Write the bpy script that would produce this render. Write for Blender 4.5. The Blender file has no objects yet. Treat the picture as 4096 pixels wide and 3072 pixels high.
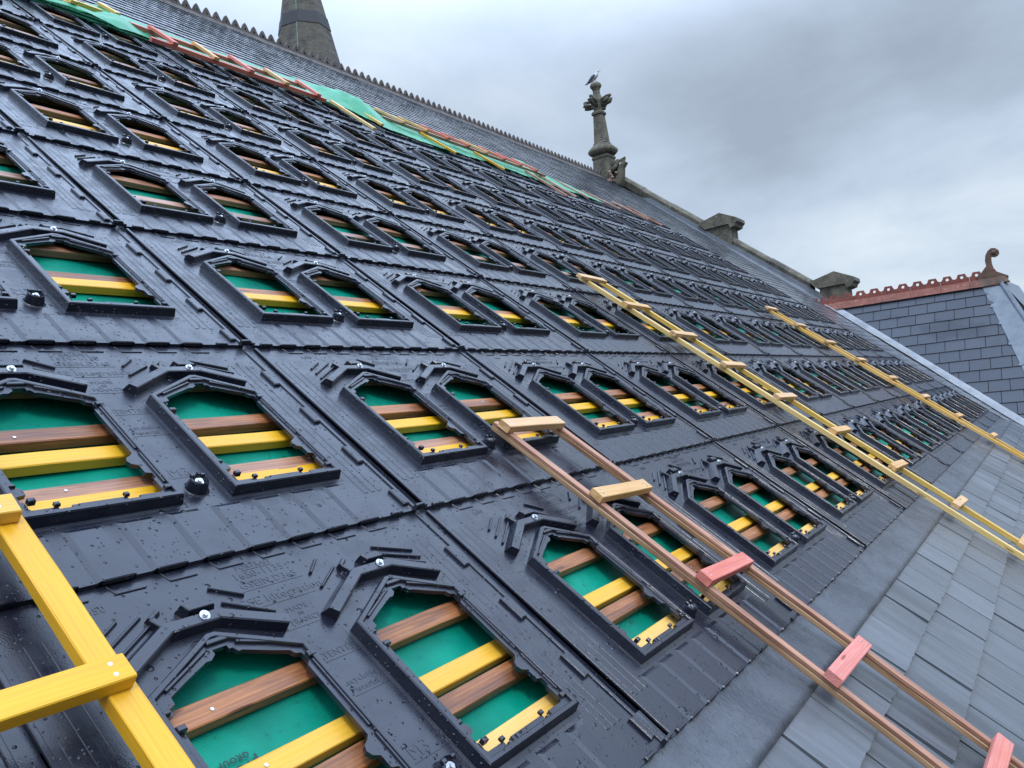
import bpy, bmesh, math, random
from mathutils import Matrix, Vector, noise
random.seed(7)
sc = bpy.context.scene
COL = sc.collection
PI = math.pi
# ------------------------------------------------------------------ frame of the roof plane
# roof frame: x along the ridge, y up the slope, z out of the slope; RT carries it to the world
TH = math.radians(39.2)
RT = Matrix.Translation((0, 0, 12)) @ Matrix.Rotation(TH, 4, 'X')
U, V = 1.5, 1.1309                      # pitch of the trays along and up the roof
NC0, NC1, NR = -2, 10, 8                # first and last column, rows
UE = 16.5                               # right-hand end of the tray field
OUT = Vector((0, -math.cos(TH), math.sin(TH)))   # level, away from the ridge (roof frame)
UPV = Vector((0, math.sin(TH), math.cos(TH)))    # world up (roof frame)
ONE = Vector((1, 0, 0))

# ------------------------------------------------------------------ camera
cam = bpy.data.cameras.new('camera')
camo = bpy.data.objects.new('camera', cam); COL.objects.link(camo); sc.camera = camo
Rm = [[0.5593492116, -0.703889466, 0.437799130], [-0.0245550074, -0.541986430, -0.840028428], [0.828568350, 0.459119078, -0.320443694]]
M = Matrix(((Rm[0][0], -Rm[1][0], -Rm[2][0], -2.236114), (Rm[0][1], -Rm[1][1], -Rm[2][1], -0.202031),
            (Rm[0][2], -Rm[1][2], -Rm[2][2], 1.458037), (0, 0, 0, 1)))
camo.matrix_world = RT @ M
cam.sensor_width = 36; cam.lens = 28.425; cam.clip_start = 0.05; cam.clip_end = 6000

# ------------------------------------------------------------------ world: overcast sky
SUN_EL, SUN_AZ = math.radians(52), math.radians(215)
w = bpy.data.worlds.new("World"); sc.world = w; w.use_nodes = True
nt = w.node_tree; nt.nodes.clear()
def N(t, typ, **kw):
    n = t.nodes.new(typ)
    for k, v in kw.items(): setattr(n, k, v)
    return n
def Lk(t, a, b): t.links.new(a, b)
def mth(t, op, a, b=None, c=None, clamp=False):
    n = N(t, 'ShaderNodeMath', operation=op); n.use_clamp = clamp
    for i, x in enumerate((a, b, c)):
        if x is None: continue
        if isinstance(x, (int, float)): n.inputs[i].default_value = x
        else: Lk(t, x, n.inputs[i])
    return n.outputs[0]
def mixc(t, fac, a, b, blend='MIX'):
    n = N(t, 'ShaderNodeMix', data_type='RGBA', blend_type=blend)
    for i, x in ((0, fac), (6, a), (7, b)):
        if isinstance(x, (int, float)): n.inputs[i].default_value = x
        elif isinstance(x, (tuple, list)): n.inputs[i].default_value = tuple(x) + ((1,) if len(x) == 3 else ())
        else: Lk(t, x, n.inputs[i])
    return n.outputs[2]
def noi(t, vec, scale, detail=4, rough=0.55, dist=0.0):
    n = N(t, 'ShaderNodeTexNoise'); n.inputs['Scale'].default_value = scale; n.inputs['Detail'].default_value = detail
    n.inputs['Roughness'].default_value = rough; n.inputs['Distortion'].default_value = dist
    if vec is not None: Lk(t, vec, n.inputs['Vector'])
    return n.outputs[0]
def ramp(t, fac, lo, hi, a=0.0, b=1.0):
    n = N(t, 'ShaderNodeMapRange', interpolation_type='SMOOTHSTEP')
    n.inputs[1].default_value = lo; n.inputs[2].default_value = hi; n.inputs[3].default_value = a; n.inputs[4].default_value = b
    Lk(t, fac, n.inputs[0]); return n.outputs[0]
tc = N(nt, 'ShaderNodeTexCoord')
vec = tc.outputs['Generated']
sep = N(nt, 'ShaderNodeSeparateXYZ'); Lk(nt, vec, sep.inputs[0])
zc = mth(nt, 'MAXIMUM', sep.outputs[2], 0.0)
den = mth(nt, 'ADD', zc, 0.22)
cmb = N(nt, 'ShaderNodeCombineXYZ')
Lk(nt, mth(nt, 'DIVIDE', sep.outputs[0], den), cmb.inputs[0]); Lk(nt, mth(nt, 'DIVIDE', sep.outputs[1], den), cmb.inputs[1])
n1 = mth(nt, 'ADD', mth(nt, 'MULTIPLY', noi(nt, cmb.outputs[0], 1.3, 7, 0.55, 0.4), .6), mth(nt, 'MULTIPLY', noi(nt, cmb.outputs[0], 3.4, 6, 0.55, 0.3), .4))
fac = mth(nt, 'MULTIPLY', mth(nt, 'SUBTRACT', n1, 0.5), ramp(nt, sep.outputs[2], .40, .62, 1.7, .7))
fac = mth(nt, 'ADD', fac, ramp(nt, sep.outputs[2], .42, .62, 0, .16))
def blob(d, rad, amt):
    dn = N(nt, 'ShaderNodeVectorMath', operation='DISTANCE'); Lk(nt, vec, dn.inputs[0]); dn.inputs[1].default_value = d
    return mth(nt, 'MULTIPLY', ramp(nt, dn.outputs['Value'], 0.0, rad, 1.0, 0.0), amt)
for d, r_, a_ in (((.918, .263, .30), .17, -.42), ((.93, .12, .335), .20, -.34), ((.80, .47, .37), .22, -.02), ((.974, .12, .15), .28, .26),
                  ((.70, .57, .42), .30, .16), ((.80, .36, .47), .22, .14), ((.86, .34, .38), .12, -.16), ((.95, .0, .40), .25, -.30)):
    fac = mth(nt, 'ADD', fac, blob(d, r_, a_))
fac = mth(nt, 'ADD', fac, 0.52, clamp=True)
cr = N(nt, 'ShaderNodeValToRGB')
e = cr.color_ramp.elements
e[0].position = 0.0; e[0].color = (.26, .31, .378, 1); e[1].position = 1.0; e[1].color = (.535, .60, .662, 1)
m_ = cr.color_ramp.elements.new(0.5); m_.color = (.375, .448, .548, 1)
Lk(nt, fac, cr.inputs[0])
zen = ramp(nt, sep.outputs[2], 0.34, 0.76, 1.0, 3.6)
cl = N(nt, 'ShaderNodeVectorMath', operation='SCALE'); Lk(nt, cr.outputs[0], cl.inputs[0]); Lk(nt, zen, cl.inputs['Scale'])
bg2 = N(nt, 'ShaderNodeBackground'); Lk(nt, mixc(nt, ramp(nt, sep.outputs[2], .36, .7), cl.outputs[0], mixc(nt, 1.0, cl.outputs[0], (.87, .96, 1.13), 'MULTIPLY')), bg2.inputs[0]); bg2.inputs[1].default_value = 1.0
sky = N(nt, 'ShaderNodeTexSky', sky_type='NISHITA'); sky.sun_disc = False; sky.sun_elevation = SUN_EL; sky.sun_rotation = SUN_AZ
bg1 = N(nt, 'ShaderNodeBackground'); Lk(nt, sky.outputs[0], bg1.inputs[0]); bg1.inputs[1].default_value = 0.1
mx = N(nt, 'ShaderNodeMixShader'); mx.inputs[0].default_value = 0.92
Lk(nt, bg1.outputs[0], mx.inputs[1]); Lk(nt, bg2.outputs[0], mx.inputs[2])
wo = N(nt, 'ShaderNodeOutputWorld'); Lk(nt, mx.outputs[0], wo.inputs[0])

sun = bpy.data.lights.new('sun', 'SUN'); sun.energy = 0.9; sun.angle = math.radians(14); sun.color = (1, .96, .9)
suno = bpy.data.objects.new('sun', sun); COL.objects.link(suno)
sd = Vector((math.cos(SUN_EL) * math.sin(SUN_AZ), math.cos(SUN_EL) * math.cos(SUN_AZ), math.sin(SUN_EL)))
suno.rotation_euler = sd.to_track_quat('Z', 'Y').to_euler()
suno.location = (0, -20, 40)
sc.view_settings.view_transform = 'Standard'; sc.view_settings.look = 'None'; sc.view_settings.exposure = 0.55; sc.view_settings.gamma = 1.0

# ------------------------------------------------------------------ materials
def mat(name):
    m = bpy.data.materials.new(name); m.use_nodes = True; t = m.node_tree
    b = t.nodes['Principled BSDF']; return m, t, b
def setc(t, b, key, x):
    if isinstance(x, (int, float)): b.inputs[key].default_value = x
    elif isinstance(x, (tuple, list)): b.inputs[key].default_value = tuple(x) + (1,)
    else: Lk(t, x, b.inputs[key])
def bump(t, b, h, strength, dist):
    n = N(t, 'ShaderNodeBump'); n.inputs['Strength'].default_value = strength; n.inputs['Distance'].default_value = dist
    Lk(t, h, n.inputs['Height']); Lk(t, n.outputs[0], b.inputs['Normal'])
def objc(t):
    tc = N(t, 'ShaderNodeTexCoord'); oi = N(t, 'ShaderNodeObjectInfo')
    v = N(t, 'ShaderNodeVectorMath', operation='ADD')
    sc_ = N(t, 'ShaderNodeVectorMath', operation='SCALE'); sc_.inputs[0].default_value = (37, 19, 23); Lk(t, oi.outputs['Random'], sc_.inputs['Scale'])
    Lk(t, tc.outputs['Object'], v.inputs[0]); Lk(t, sc_.outputs[0], v.inputs[1])
    return v.outputs[0], oi.outputs['Random']
def mapv(t, v, s):
    n = N(t, 'ShaderNodeMapping'); n.inputs['Scale'].default_value = s; Lk(t, v, n.inputs[0]); return n.outputs[0]
def wpos(t):
    return N(t, 'ShaderNodeNewGeometry').outputs['Position']
def drops(t, pos, scale, keep):
    v = N(t, 'ShaderNodeTexVoronoi', feature='F1'); v.inputs['Scale'].default_value = scale; Lk(t, pos, v.inputs['Vector'])
    s = N(t, 'ShaderNodeSeparateColor'); Lk(t, v.outputs['Color'], s.inputs[0])
    size = mth(t, 'MULTIPLY', mth(t, 'SUBTRACT', s.outputs[0], 1 - keep, clamp=True), 0.36 / keep)
    k = mth(t, 'DIVIDE', v.outputs['Distance'], mth(t, 'ADD', size, 0.001))
    return mth(t, 'MULTIPLY', mth(t, 'SUBTRACT', 1.0, mth(t, 'MULTIPLY', k, k), clamp=True), mth(t, 'ADD', size, .05))

def make_plastic():
    m, t, b = mat('wet_black_plastic')
    p = wpos(t)
    n = noi(t, p, 5, 5)
    setc(t, b, 'Base Color', mixc(t, n, (.006, .007, .014), (.012, .014, .026)))
    n2 = noi(t, p, 9, 4, .6)
    setc(t, b, 'Roughness', ramp(t, n2, .35, .65, .20, .38))
    d1 = drops(t, p, 72, .6); d2 = drops(t, p, 34, .14)
    h = mth(t, 'ADD', d1, mth(t, 'MULTIPLY', d2, 1.4))
    h = mth(t, 'ADD', h, mth(t, 'MULTIPLY', noi(t, p, 240, 2), .05))
    h = mth(t, 'ADD', h, mth(t, 'MULTIPLY', noi(t, p, 9, 1), .15))
    bump(t, b, h, 1.0, .0085)
    b.inputs['IOR'].default_value = 1.62
    return m
def make_wood(name, dark, light, stain=None, stainamt=.0, rough=.42, scale=1.0):
    m, t, b = mat(name)
    v, r = objc(t)
    g = noi(t, mapv(t, v, (1.3, 26, 26)), 1.6 * scale, 5, .6, .8)
    fine = noi(t, mapv(t, v, (4, 160, 160)), 1.0, 3, .6)
    wv = N(t, 'ShaderNodeTexWave', wave_type='RINGS', rings_direction='X'); wv.inputs['Scale'].default_value = 10; wv.inputs['Distortion'].default_value = 5
    wv.inputs['Detail'].default_value = 3; wv.inputs['Detail Scale'].default_value = 1.2; Lk(t, mapv(t, v, (.25, 3.2, 2.2)), wv.inputs[0])
    k = mth(t, 'ADD', mth(t, 'MULTIPLY', ramp(t, g, .28, .72), .72), mth(t, 'MULTIPLY', wv.outputs[0], .28))
    c = mixc(t, k, dark, light)
    c = mixc(t, mth(t, 'MULTIPLY', ramp(t, fine, .45, .75), .25), c, tuple(x * .55 for x in dark))
    c = mixc(t, mth(t, 'MULTIPLY', mth(t, 'SUBTRACT', r, .5), .25), c, (1, 1, 1))
    if stain:
        s = noi(t, mapv(t, v, (1.3, 8, 8)), 1.2, 6, .68)
        c = mixc(t, mth(t, 'MULTIPLY', ramp(t, s, .42, .66), stainamt), c, stain)
    kn = N(t, 'ShaderNodeTexVoronoi', feature='F1'); kn.inputs['Scale'].default_value = 1.0; Lk(t, mapv(t, v, (2.6, 14, 14)), kn.inputs['Vector'])
    c = mixc(t, ramp(t, kn.outputs['Distance'], .07, .13, .75, 0), c, tuple(x * .35 for x in dark))
    setc(t, b, 'Base Color', c); setc(t, b, 'Roughness', ramp(t, g, .3, .7, rough - .08, rough + .15))
    bump(t, b, mth(t, 'ADD', k, fine), .35, .0012)
    return m
def make_membrane():
    m, t, b = mat('green_membrane')
    tc = N(t, 'ShaderNodeTexCoord'); v = tc.outputs['Object']
    n = noi(t, v, 4, 5); n2 = noi(t, v, 22, 5, .65)
    b.inputs['Specular IOR Level'].default_value = .2
    c = mixc(t, ramp(t, n, .3, .7), (.0, .165, .112), (.0, .27, .175))
    c = mixc(t, mth(t, 'MULTIPLY', ramp(t, n2, .58, .72), .6), c, (.01, .05, .035))
    wv = N(t, 'ShaderNodeTexWave', wave_type='BANDS', bands_direction='DIAGONAL'); wv.inputs['Scale'].default_value = 90; wv.inputs['Distortion'].default_value = .3; Lk(t, v, wv.inputs[0])
    setc(t, b, 'Base Color', c); setc(t, b, 'Roughness', ramp(t, n2, .3, .7, .38, .6))
    bump(t, b, mth(t, 'ADD', wv.outputs[0], mth(t, 'MULTIPLY', n, 3)), .35, .0015)
    return m
def make_slate(name, a, c2, rough0, rough1, spec=.5, streak=(9, .7, 9), moss=None, bs=.5):
    m, t, b = mat(name)
    tc = N(t, 'ShaderNodeTexCoord'); v = tc.outputs['Object']
    at = N(t, 'ShaderNodeAttribute', attribute_name='tint')
    s = noi(t, mapv(t, v, streak), 2.2, 6, .65, .2)
    big = noi(t, v, 1.1, 5, .6)
    fine = noi(t, mapv(t, v, (40, 5, 40)), 2, 4, .6)
    f = mth(t, 'ADD', mth(t, 'MULTIPLY', at.outputs['Fac'], .55), mth(t, 'MULTIPLY', ramp(t, s, .3, .7), .45))
    c = mixc(t, f, a, c2)
    c = mixc(t, ramp(t, noi(t, mapv(t, v, (1.6, .55, 1)), 1.1, 5, .6), .55, .68, 0, .5), c, tuple(x * .42 for x in a))
    if moss: c = mixc(t, ramp(t, noi(t, v, 2.5, 6, .7), .55, .75, 0, .5), c, moss)
    setc(t, b, 'Base Color', c)
    setc(t, b, 'Roughness', ramp(t, mth(t, 'ADD', mth(t, 'MULTIPLY', s, .6), mth(t, 'MULTIPLY', big, .4)), .35, .65, rough0, rough1))
    h = mth(t, 'ADD', mth(t, 'MULTIPLY', s, 1.0), mth(t, 'MULTIPLY', fine, .5))
    bump(t, b, h, bs, .004); b.inputs['Specular IOR Level'].default_value = spec
    return m
def make_lead(name, a, c2, rain=True, r0=.28, r1=.5):
    m, t, b = mat(name)
    p = wpos(t)
    n = noi(t, p, 3, 6, .65); n2 = noi(t, p, 30, 4)
    c = mixc(t, ramp(t, n, .3, .7), a, c2)
    setc(t, b, 'Base Color', mixc(t, ramp(t, n2, .55, .8, 0, .35), c, tuple(x * .6 for x in a)))
    setc(t, b, 'Roughness', ramp(t, n, .35, .65, r0, r1))
    h = mth(t, 'ADD', mth(t, 'MULTIPLY', noi(t, p, 16, 3), .6), mth(t, 'MULTIPLY', n2, .2))
    if rain: h = mth(t, 'ADD', h, drops(t, p, 64, .6))
    h = mth(t, 'ADD', h, mth(t, 'MULTIPLY', noi(t, mapv(t, p, (3, 1, 1)), 22, 5, .7, 1.0), .5))
    bump(t, b, h, .8, .009)
    return m
def make_stone(name, a, c2, lich, dirt):
    m, t, b = mat(name)
    p = wpos(t)
    n = noi(t, p, 3.5, 8, .68); n2 = noi(t, p, 11, 6, .7); n3 = noi(t, p, 45, 4, .6)
    c = mixc(t, ramp(t, n, .3, .7), a, c2)
    c = mixc(t, ramp(t, n2, .56, .68, 0, .75), c, lich)
    c = mixc(t, ramp(t, noi(t, p, 1.6, 5, .6), .5, .7, 0, .8), c, dirt)
    setc(t, b, 'Base Color', c); b.inputs['Roughness'].default_value = .8
    bump(t, b, mth(t, 'ADD', n2, mth(t, 'MULTIPLY', n3, .6)), .8, .03)
    return m
def make_plain(name, c, rough=.6, metal=0.0, var=.25, scale=12):
    m, t, b = mat(name)
    v, r = objc(t)
    n = noi(t, v, scale, 5, .6)
    setc(t, b, 'Base Color', mixc(t, ramp(t, n, .3, .7), tuple(x * (1 - var) for x in c), tuple(min(1, x * (1 + var)) for x in c)))
    b.inputs['Roughness'].default_value = rough; b.inputs['Metallic'].default_value = metal
    bump(t, b, n, .3, .004)
    return m
def make_net():
    m, t, b = mat('green_sheet')
    tc = N(t, 'ShaderNodeTexCoord'); v = tc.outputs['Object']
    n = noi(t, v, 3, 6, .6)
    c = mixc(t, ramp(t, n, .3, .7), (.03, .36, .17), (.10, .50, .28))
    setc(t, b, 'Base Color', c); b.inputs['Roughness'].default_value = .35
    tr = N(t, 'ShaderNodeBsdfTranslucent'); Lk(t, c, tr.inputs[0])
    mx = N(t, 'ShaderNodeMixShader'); mx.inputs[0].default_value = .3
    Lk(t, b.outputs[0], mx.inputs[1]); Lk(t, tr.outputs[0], mx.inputs[2]); Lk(t, mx.outputs[0], t.nodes['Material Output'].inputs[0])
    bump(t, b, n, .5, .05)
    return m
PLAS = make_plastic()
YEL = make_wood('yellow_timber', (.64, .32, .008), (.76, .43, .020), (.72, .34, .006), .5)
YEP = make_wood('pale_yellow_timber', (.60, .36, .06), (.78, .54, .16), (.74, .46, .06), .4)
BRO = make_wood('brown_batten', (.19, .062, .020), (.50, .205, .075), (.055, .022, .014), .6)
RAIL = make_wood('reddish_brown_timber', (.28, .115, .062), (.60, .33, .215), (.13, .04, .022), .55)
TAN = make_wood('tan_timber', (.52, .27, .085), (.74, .46, .20), (.62, .33, .10), .5)
TANR = make_wood('worn_tan_timber', (.30, .16, .07), (.56, .36, .20), (.16, .06, .03), .6)
RED = make_wood('red_stained_timber', (.52, .10, .07), (.72, .22, .16), (.55, .12, .06), .5, .5)
MEMB = make_membrane()
SLN = make_slate('weathered_slate', (.070, .077, .086), (.145, .156, .170), .20, .40)
SLU = make_slate('upper_slate', (.05, .055, .064), (.13, .14, .155), .10, .26, streak=(5, 1.2, 5), bs=.2, spec=.7)
SLA = make_slate('side_roof_slate', (.046, .053, .068), (.064, .073, .090), .40, .55, streak=(3, 3, 3), spec=.35)
APR = make_lead('apron_lead', (.040, .046, .058), (.085, .093, .108), True, .16, .34)
LEAD = make_lead('lead_sheet', (.11, .13, .155), (.19, .215, .245), False, .35, .6)
STN = make_stone('dark_sandstone', (.070, .063, .047), (.165, .148, .105), (.27, .24, .145), (.042, .040, .035))
SPI = make_stone('spire_stone', (.072, .066, .055), (.125, .112, .085), (.20, .14, .08), (.040, .039, .037))
RDG = make_plain('grey_brown_clay', (.085, .07, .062), .75, 0, .35, 6)
TER = make_stone('terracotta', (.20, .055, .038), (.30, .085, .06), (.33, .16, .12), (.15, .045, .035))
TERL = make_stone('lichened_terracotta', (.19, .065, .045), (.29, .11, .08), (.36, .24, .18), (.13, .055, .042))
LICH = make_stone('lichen_mortar', (.20, .10, .075), (.36, .30, .24), (.42, .36, .26), (.14, .07, .05))
STEEL = make_plain('galvanised_steel', (.62, .64, .66), .28, .85, .1)
NET = make_net()
INK = make_plain('dark_ink', (.004, .04, .035), .6, 0, .1)
COP = make_plain('verdigris_strip', (.16, .30, .24), .6)
WHT = make_plain('white_feathers', (.72, .72, .72), .7, 0, .06); GRY = make_plain('slate_feathers', (.065, .07, .085), .7, 0, .15)
BILL = make_plain('yellow_bill', (.5, .33, .05), .5); LEG = make_plain('pale_leg', (.5, .36, .25), .6); EYE = make_plain('dark_eye', (.01, .01, .01), .2)
BAND = make_plain('dark_band', (.032, .033, .037), .7)
VLEAD = make_lead('pale_lead', (.20, .215, .23), (.33, .345, .36), False, .4, .6)
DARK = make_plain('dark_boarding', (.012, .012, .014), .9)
GRS = make_plain('field_grass', (.014, .02, .012), .9, 0, .4, .2)
WALLM = make_stone('wall_stone', (.16, .15, .12), (.26, .24, .19), (.22, .2, .15), (.1, .095, .08))

# ------------------------------------------------------------------ mesh helpers
def mesh_obj(name, bm, m, parent=None, loc=None, smooth=False):
    me = bpy.data.meshes.new(name); bm.normal_update(); bm.to_mesh(me); bm.free(); me.materials.append(m)
    if smooth:
        for p in me.polygons: p.use_smooth = True
    o = bpy.data.objects.new(name, me); COL.objects.link(o)
    if parent is not None: o.parent = parent
    if loc is not None: o.location = loc
    return o
def tag(o, label=None, cat=None, group=None, kind=None):
    if label: o['label'] = label
    if cat: o['category'] = cat
    if group: o['group'] = group
    if kind: o['kind'] = kind
    return o
def on_roof(o, u, v, h=0, ang=0):
    o.matrix_world = RT @ Matrix.Translation((u, v, h)) @ Matrix.Rotation(ang, 4, 'Z'); return o
def root(name, u, v, h, label, cat, group=None):
    o = bpy.data.objects.new(name, None); COL.objects.link(o); o.empty_display_size = .2
    on_roof(o, u, v, h); tag(o, label, cat, group); return o
def wroot(name, loc, label, cat, group=None):
    o = bpy.data.objects.new(name, None); COL.objects.link(o); o.location = loc; tag(o, label, cat, group); return o
def box(bm, x0, x1, y0, y1, z0, z1, ch=0.0, mat4=None):
    """box with its four upper edges chamfered"""
    if ch: zs = [(0, z0), (0, z1 - ch), (ch, z1)]
    else: zs = [(0, z0), (0, z1)]
    rings = []
    for i, z in zs:
        rings.append([bm.verts.new(p) for p in ((x0 + i, y0 + i, z), (x1 - i, y0 + i, z), (x1 - i, y1 - i, z), (x0 + i, y1 - i, z))])
    for a, b in zip(rings, rings[1:]):
        for k in range(4): bm.faces.new((a[k], a[(k + 1) % 4], b[(k + 1) % 4], b[k]))
    bm.faces.new(rings[-1]); bm.faces.new(rings[0][::-1])
    if mat4 is not None:
        for r in rings: 
            for v in r: v.co = mat4 @ v.co
def offset(poly, d):
    n = len(poly); out = []
    for i in range(n):
        p0, p1, p2 = Vector(poly[i - 1]), Vector(poly[i]), Vector(poly[(i + 1) % n])
        a = (p1 - p0).normalized(); b = (p2 - p1).normalized()
        na = Vector((a.y, -a.x)); nb = Vector((b.y, -b.x)); m = (na + nb); l = m.length
        if l < 1e-6: m = na; k = 1
        else: m = m / l; k = 1 / max(.35, m.dot(na))
        out.append(tuple(p1 + m * d * k))
    return out                       # CCW polygon: positive d grows it
def prism(bm, poly, z0, z1, draft=0.0, ch=0.0):
    """CCW outline raised from z0 to z1, walls leaning in by draft, rounded rim ch"""
    lv = [(offset(poly, 0), z0), (offset(poly, -draft), z1 - ch)]
    if ch: lv.append((offset(poly, -draft - ch), z1))
    rings = [[bm.verts.new((x, y, z)) for x, y in p] for p, z in lv]
    n = len(poly)
    for a, b in zip(rings, rings[1:]):
        for k in range(n): bm.faces.new((a[k], a[(k + 1) % n], b[(k + 1) % n], b[k]))
    bm.faces.new(rings[-1])
def barpoly(p, q, wd):
    p, q = Vector(p), Vector(q); d = (q - p).normalized(); s = Vector((-d.y, d.x)) * wd / 2
    return [tuple(p - s), tuple(q - s), tuple(q + s), tuple(p + s)]
def fill_loops(bm, loops):
    es = []
    vs = []
    for l in loops:
        lv = [bm.verts.new(c) for c in l]; vs.append(lv)
        for a, b in zip(lv, lv[1:] + lv[:1]): es.append(bm.edges.new((a, b)))
    r = bmesh.ops.triangle_fill(bm, use_beauty=True, use_dissolve=False, edges=es)
    for f in [g for g in r['geom'] if isinstance(g, bmesh.types.BMFace)]:
        f.normal_update()
        if f.normal.z < 0: f.normal_flip()
    return vs
def tube(bm, pts, rads, n=8, cap=True):
    rings = []
    P = [Vector(p) for p in pts]
    for i, p in enumerate(P):
        d = (P[min(i + 1, len(P) - 1)] - P[max(i - 1, 0)]).normalized()
        a = d.orthogonal().normalized(); 
        ref = Vector((0, 0, 1)) if abs(d.z) < .9 else Vector((0, 1, 0))
        a = d.cross(ref).normalized(); b = d.cross(a)
        rings.append([bm.verts.new(p + (a * math.cos(2 * PI * k / n) + b * math.sin(2 * PI * k / n)) * rads[i]) for k in range(n)])
    for a, b in zip(rings, rings[1:]):
        for k in range(n): bm.faces.new((a[k], a[(k + 1) % n], b[(k + 1) % n], b[k]))
    if cap: bm.faces.new(rings[0][::-1]); bm.faces.new(rings[-1])
def cone(bm, cx, cy, z0, z1, r0, r1, n=20, cap=True):
    a = [bm.verts.new((cx + r0 * math.cos(2 * PI * k / n), cy + r0 * math.sin(2 * PI * k / n), z0)) for k in range(n)]
    b = [bm.verts.new((cx + r1 * math.cos(2 * PI * k / n), cy + r1 * math.sin(2 * PI * k / n), z1)) for k in range(n)]
    for k in range(n): bm.faces.new((a[k], a[(k + 1) % n], b[(k + 1) % n], b[k]))
    if cap: bm.faces.new(b)
def text_bm(bm, s, size, x, y, z, ext, rot=0.0, align='CENTER', bold=0.0, space=1.0):
    cu = bpy.data.curves.new('lettering', 'FONT'); cu.body = s; cu.size = size; cu.align_x = align; cu.align_y = 'CENTER'
    cu.extrude = ext; cu.resolution_u = 2; cu.offset = bold; cu.space_character = space
    o = bpy.data.objects.new('lettering', cu); COL.objects.link(o)
    bpy.context.view_layer.update()
    me = bpy.data.meshes.new_from_object(o.evaluated_get(bpy.context.evaluated_depsgraph_get()))
    me.transform(Matrix.Translation((x, y, z)) @ Matrix.Rotation(rot, 4, 'Z'))
    bm.from_mesh(me); bpy.data.meshes.remove(me); bpy.data.objects.remove(o); bpy.data.curves.remove(cu)
def grid(bm, xs, ys, fz):
    vs = [[bm.verts.new((x, y, fz(x, y))) for x in xs] for y in ys]
    for j in range(len(ys) - 1):
        for i in range(len(xs) - 1): bm.faces.new((vs[j][i], vs[j][i + 1], vs[j + 1][i + 1], vs[j + 1][i]))
def timber_bm(L, wd, th, seed=0, ch=.003, step=.25, warp=.0012):
    """a sawn board: length along x from 0 to L, width y, thickness z from 0 up; slightly uneven"""
    bm = bmesh.new(); rn = random.Random(seed)
    sec = [(-wd / 2, ch), (-wd / 2 + ch, 0), (wd / 2 - ch, 0), (wd / 2, ch), (wd / 2, th - ch), (wd / 2 - ch, th), (-wd / 2 + ch, th), (-wd / 2, th - ch)]
    n = max(2, int(L / step) + 1); rings = []
    for i in range(n + 1):
        x = L * i / n; dy = rn.uniform(-1, 1) * warp * 1.5; dz = rn.uniform(-1, 1) * warp
        rings.append([bm.verts.new((x + (rn.uniform(-.002, .002) if i in (0, n) else 0), y + dy + rn.uniform(-1, 1) * warp * .5, z + dz + rn.uniform(-1, 1) * warp * .4)) for y, z in sec])
    for a, b in zip(rings, rings[1:]):
        for k in range(8): bm.faces.new((a[k], b[k], b[(k + 1) % 8], a[(k + 1) % 8]))
    bm.faces.new(rings[0]); bm.faces.new(rings[-1][::-1])
    return bm
_seed = [100]
def timber(name, p, q, wd, th, m, parent=None, roll=0.0):
    """board from p to q (roof frame, underside centre line); parent given = part in the parent's roof-aligned frame"""
    p, q = Vector(p), Vector(q); L = (q - p).length; _seed[0] += 1
    o = mesh_obj(name, timber_bm(L, wd, th, _seed[0]), m)
    x = (q - p).normalized(); z = (Vector((0, 0, 1)) - x * x.z).normalized(); y = z.cross(x)
    Mx = Matrix((x, y, z)).transposed().to_4x4(); Mx.translation = p
    Mx = Mx @ Matrix.Rotation(roll, 4, 'X')
    if parent is None: o.matrix_world = RT @ Mx
    else: o.parent = parent; o.matrix_local = Mx
    return o

# ------------------------------------------------------------------ setting: ground, and an added hill ring for reflections
bm = bmesh.new(); grid(bm, [-3000 + 300 * i for i in range(21)], [-3000 + 300 * i for i in range(21)], lambda x, y: 0)
g = mesh_obj('ground', bm, GRS); tag(g, kind='structure')

bm = bmesh.new()  # unseen hill ring, added so tray walls reflect a dark horizon; taller behind camera
def hill(a, k):
    behind = .5 - .5 * math.cos(a)
    return (14 + 75 * behind + 22 * noise.noise(Vector((math.cos(a) * 3, math.sin(a) * 3, 1))) + 6 * noise.noise(Vector((a * 14, 2, 5)))) * math.sin(PI * min(1, k)) if 0 < k < 1 else 0
n = 180; rings = []
for k in range(9): rings.append([bm.verts.new(((420 + 90 * k) * math.cos(2 * PI * i / n), (420 + 90 * k) * math.sin(2 * PI * i / n), -1 + hill(2 * PI * i / n, k / 8))) for i in range(n)])
for a, b in zip(rings, rings[1:]):
    for k in range(n): bm.faces.new((a[k], b[k], b[(k + 1) % n], a[(k + 1) % n]))
hl = mesh_obj('hills', bm, GRS, smooth=True); tag(hl, kind='structure')

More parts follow.
